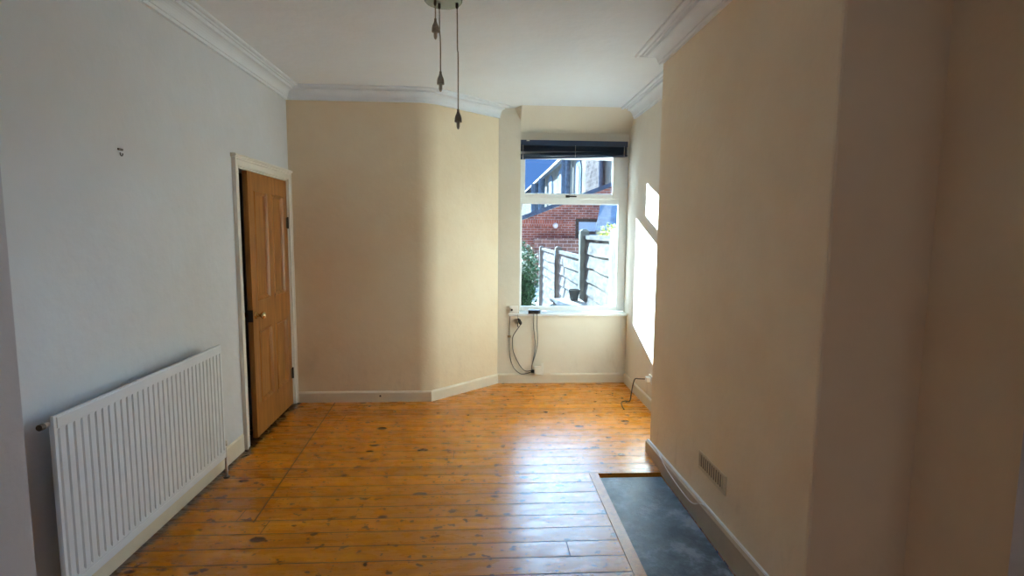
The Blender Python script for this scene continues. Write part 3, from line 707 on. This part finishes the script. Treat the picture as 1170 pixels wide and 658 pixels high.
M['soldier'] = brick('soldier_course', (.46, .15, .10), (.34, .11, .08), (.45, .4, .38), 'y', .085, .31)
obox('soldier_course', (OX0, 2.92, OY - .025, OY - .0001, 1.78, 2.0), M['soldier'], ob)
bm = bmesh.new(); frame(bm, wy0, wy1, OY + .02, OY + .1, wz0, wz1, .12, .12, .14, .12); box(bm, wy0 + .12, wy1 - .12, OY + .02, OY + .1, 1.50, 1.61)
wd = obj('window', bm, M['iron'], ob)
bm = bmesh.new(); box(bm, wy0 + .12, wy1 - .12, OY + .05, OY + .06, wz0 + .14, 1.50); box(bm, wy0 + .12, wy1 - .12, OY + .05, OY + .06, 1.61, wz1 - .12)
obj('pane', bm, simple('painted_sky_pane', (.45, .62, .75), .12), wd)  # sky reflection is put into the pale blue base colour of the panes
obj('wall_lamp', (lambda b: (lathe(b, [(.001, -.02), (.08, -.02), (.10, -.06), (.07, -.11), (.001, -.12)], (2.65, OY, 1.81), 'Y', 16), b)[1])(bmesh.new()), M['wplastic'], ob, label='round pale lamp on the brick')
# lower garden wall in front of it
bm = bmesh.new(); box(bm, 1.85, 3.4, 18.9, 19.1, -.3, 1.30); box(bm, 1.82, 3.43, 18.87, 19.13, 1.30, 1.36)
tag(obj('garden_wall', bm, brick('mixed_brick', (.34, .20, .16), (.20, .11, .09), (.62, .6, .58), 'y', .3, .13)), 'low mixed-brick garden wall in front of the brick outbuilding', 'wall')

# slate lean-to beyond the fence
ln = empty('slate_lean_to', (3, 11.5, -.3), label='lean-to with a blue-grey slate roof over the fence at the right', cat='lean-to')
bm = bmesh.new()
v = [bm.verts.new(c) for c in ((2.30, 10.9, 1.62), (3.9, 10.9, 1.62), (3.9, 12.2, 2.25), (2.68, 12.2, 2.25), (2.30, 10.9, 1.55), (3.9, 10.9, 1.55), (3.9, 12.2, 2.18), (2.68, 12.2, 2.18))]
for q in ((0, 1, 2, 3), (7, 6, 5, 4), (0, 4, 5, 1), (1, 5, 6, 2), (2, 6, 7, 3), (3, 7, 4, 0)): bm.faces.new([v[i] for i in q])
obj('roof', bm, M['rooftile'], ln)
bm = bmesh.new(); box(bm, 2.75, 3.8, 11.0, 12.1, -.3, 1.54); obj('wall', bm, M['brick'], ln)

# terrace of houses running away on the right
th = empty('terraced_houses', (7, 40, -.3), label='sunlit row of terraced house backs running away above the outbuilding', cat='building')
FX, EZ = 5.5, 6.35
bm = bmesh.new(); box(bm, FX, 9, 28.1, 80, -.3, EZ); box(bm, FX, 9, 22.7, 24.3, -.3, 9.6)
obj('wall', bm, M['stone'], th)
bm = bmesh.new(); box(bm, FX - .15, 9, 24.3, 28.1, -.3, 9.6); obj('brick_wall', bm, M['brick2'], th)
bm = bmesh.new()
a = [bm.verts.new(c) for c in ((FX - .4, 28.1, EZ), (7.2, 28.1, 7.9), (9.4, 28.1, EZ), (FX - .4, 80, EZ), (7.2, 80, 7.9), (9.4, 80, EZ))]
for q in ((0, 1, 2), (3, 5, 4), (0, 3, 4, 1), (1, 4, 5, 2), (0, 2, 5, 3)): bm.faces.new([a[i] for i in q])
obj('roof', bm, M['rooftile'], th)
obox('gutter', (FX - .5, FX - .36, 28.1, 80, EZ - .16, EZ), M['iron'], th)
for y, rad in ((24.2, .09), (33.2, .16), (34.8, .16), (46.6, .28), (52.0, .35)):
    bm = bmesh.new(); tube(bm, [(FX - .12 - rad, y, -.3), (FX - .12 - rad, y, EZ - .2)], rad, 8); obj('downpipe', bm, M['rooftile'], th)
for yc_, wdt, zt_ in ((31.0, 1.9, 5.7), (38.0, 2.6, 6.0), (43.6, 3.0, 6.1)):
    n = 10
    def arch(w, z0, zt): return [(yc_ - w / 2, z0), (yc_ + w / 2, z0)] + [(yc_ + w / 2 * math.cos(math.pi * i / n), zt - w * .35 + w * .35 * math.sin(math.pi * i / n)) for i in range(n + 1)]
    bm = bmesh.new(); prism_x(bm, arch(wdt, 2.6, zt_), FX - .05, FX - .001); wn_ = obj('window', bm, M['rooftile'], th)
    bm = bmesh.new(); prism_x(bm, arch(wdt - .7, 2.9, zt_ - .35), FX - .07, FX - .0505); obj('pane', bm, M['stone'], wn_)

# ---------------------------------------------------------------- light
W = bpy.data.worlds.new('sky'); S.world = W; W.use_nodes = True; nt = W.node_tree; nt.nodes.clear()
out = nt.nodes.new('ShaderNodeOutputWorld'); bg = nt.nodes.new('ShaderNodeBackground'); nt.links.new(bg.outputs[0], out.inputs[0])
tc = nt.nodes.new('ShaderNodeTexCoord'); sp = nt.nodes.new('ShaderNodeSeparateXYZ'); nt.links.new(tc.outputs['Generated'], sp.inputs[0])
def mr(a, f0, f1, t0=0, t1=1):
    o = nt.nodes.new('ShaderNodeMapRange'); o.interpolation_type = 'SMOOTHSTEP'; nt.links.new(a, o.inputs[0])
    for i, v in enumerate((f0, f1, t0, t1)): o.inputs[i + 1].default_value = v
    return o.outputs[0]
def mm(op, a, b):
    o = nt.nodes.new('ShaderNodeMath'); o.operation = op
    for i, v in enumerate((a, b)):
        if isinstance(v, (int, float)): o.inputs[i].default_value = v
        else: nt.links.new(v, o.inputs[i])
    return o.outputs[0]
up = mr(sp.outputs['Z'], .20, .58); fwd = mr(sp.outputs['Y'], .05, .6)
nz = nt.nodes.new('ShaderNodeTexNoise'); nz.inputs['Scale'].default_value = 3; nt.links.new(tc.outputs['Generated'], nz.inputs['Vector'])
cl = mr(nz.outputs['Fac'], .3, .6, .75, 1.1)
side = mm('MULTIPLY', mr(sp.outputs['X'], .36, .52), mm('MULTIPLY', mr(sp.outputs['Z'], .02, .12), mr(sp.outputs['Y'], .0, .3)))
lobe = mm('MULTIPLY', mm('MAXIMUM', mm('MULTIPLY', up, fwd), side), cl)  # bright sky lobes added ahead and right, out of view, to light the room
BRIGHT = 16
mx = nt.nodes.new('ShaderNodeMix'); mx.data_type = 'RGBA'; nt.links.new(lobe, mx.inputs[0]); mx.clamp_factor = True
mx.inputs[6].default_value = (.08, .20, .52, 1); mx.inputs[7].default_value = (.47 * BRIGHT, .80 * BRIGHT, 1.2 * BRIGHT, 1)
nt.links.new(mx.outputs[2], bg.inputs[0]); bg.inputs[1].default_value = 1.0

def light(name, typ, loc, **k):
    l = bpy.data.lights.new(name, typ); o = bpy.data.objects.new(name, l); C.objects.link(o); o.location = loc
    for a, v in k.items(): setattr(l, a, v)
    return o
sd = Vector((.262, -1, -.375)).normalized()
sun = light('sun', 'SUN', (0, 12, 8), energy=80, angle=.009, color=(.76, .93, 1.0)); sun.rotation_euler = sd.to_track_quat('-Z', 'Y').to_euler()
# daylight arriving through the front-room window
fr_ = light('front_daylight', 'AREA', (0, -3.35, 1.7), energy=8, shape='RECTANGLE', size=2.1, size_y=1.6, color=(1.0, .92, .60)); fr_.rotation_euler = Vector((0, 1, -.1)).to_track_quat('-Z', 'Z').to_euler()
fr_.rotation_euler = (math.radians(84), 0, 0)

# ---------------------------------------------------------------- camera
f, pi_, ya, ro = 615.9, -.1037, -.0563, .0084
c, s_ = math.cos(ya), math.sin(ya)
fw = Vector((-s_, c, 0)); rt = Vector((c, s_, 0)); upv = Vector((0, 0, 1))
f2 = fw * math.cos(pi_) + upv * math.sin(pi_); u2 = upv * math.cos(pi_) - fw * math.sin(pi_)
r3 = rt * math.cos(ro) + u2 * math.sin(ro); u3 = u2 * math.cos(ro) - rt * math.sin(ro)
cd = bpy.data.cameras.new('camera'); cam = bpy.data.objects.new('camera', cd); C.objects.link(cam)
R3 = Matrix((r3, u3, -f2)).transposed(); cam.matrix_world = Matrix.Translation((0, 0, 1.57)) @ R3.to_4x4()
cd.sensor_width = 36; cd.lens = 36 * f / 1170; cd.clip_start = .02; cd.clip_end = 300
S.camera = cam
S.view_settings.view_transform = 'Standard'; S.view_settings.look = 'None'; S.view_settings.gamma = 1
S.view_settings.exposure = 0.65; S.view_settings.use_curve_mapping = False
S.cycles.max_bounces = 12; S.cycles.diffuse_bounces = 8; S.cycles.transparent_max_bounces = 8
try:
    S.cycles.use_denoising = True; S.cycles.denoiser = 'OPENIMAGEDENOISE'
except Exception: pass
S.cycles.sample_clamp_indirect = 6
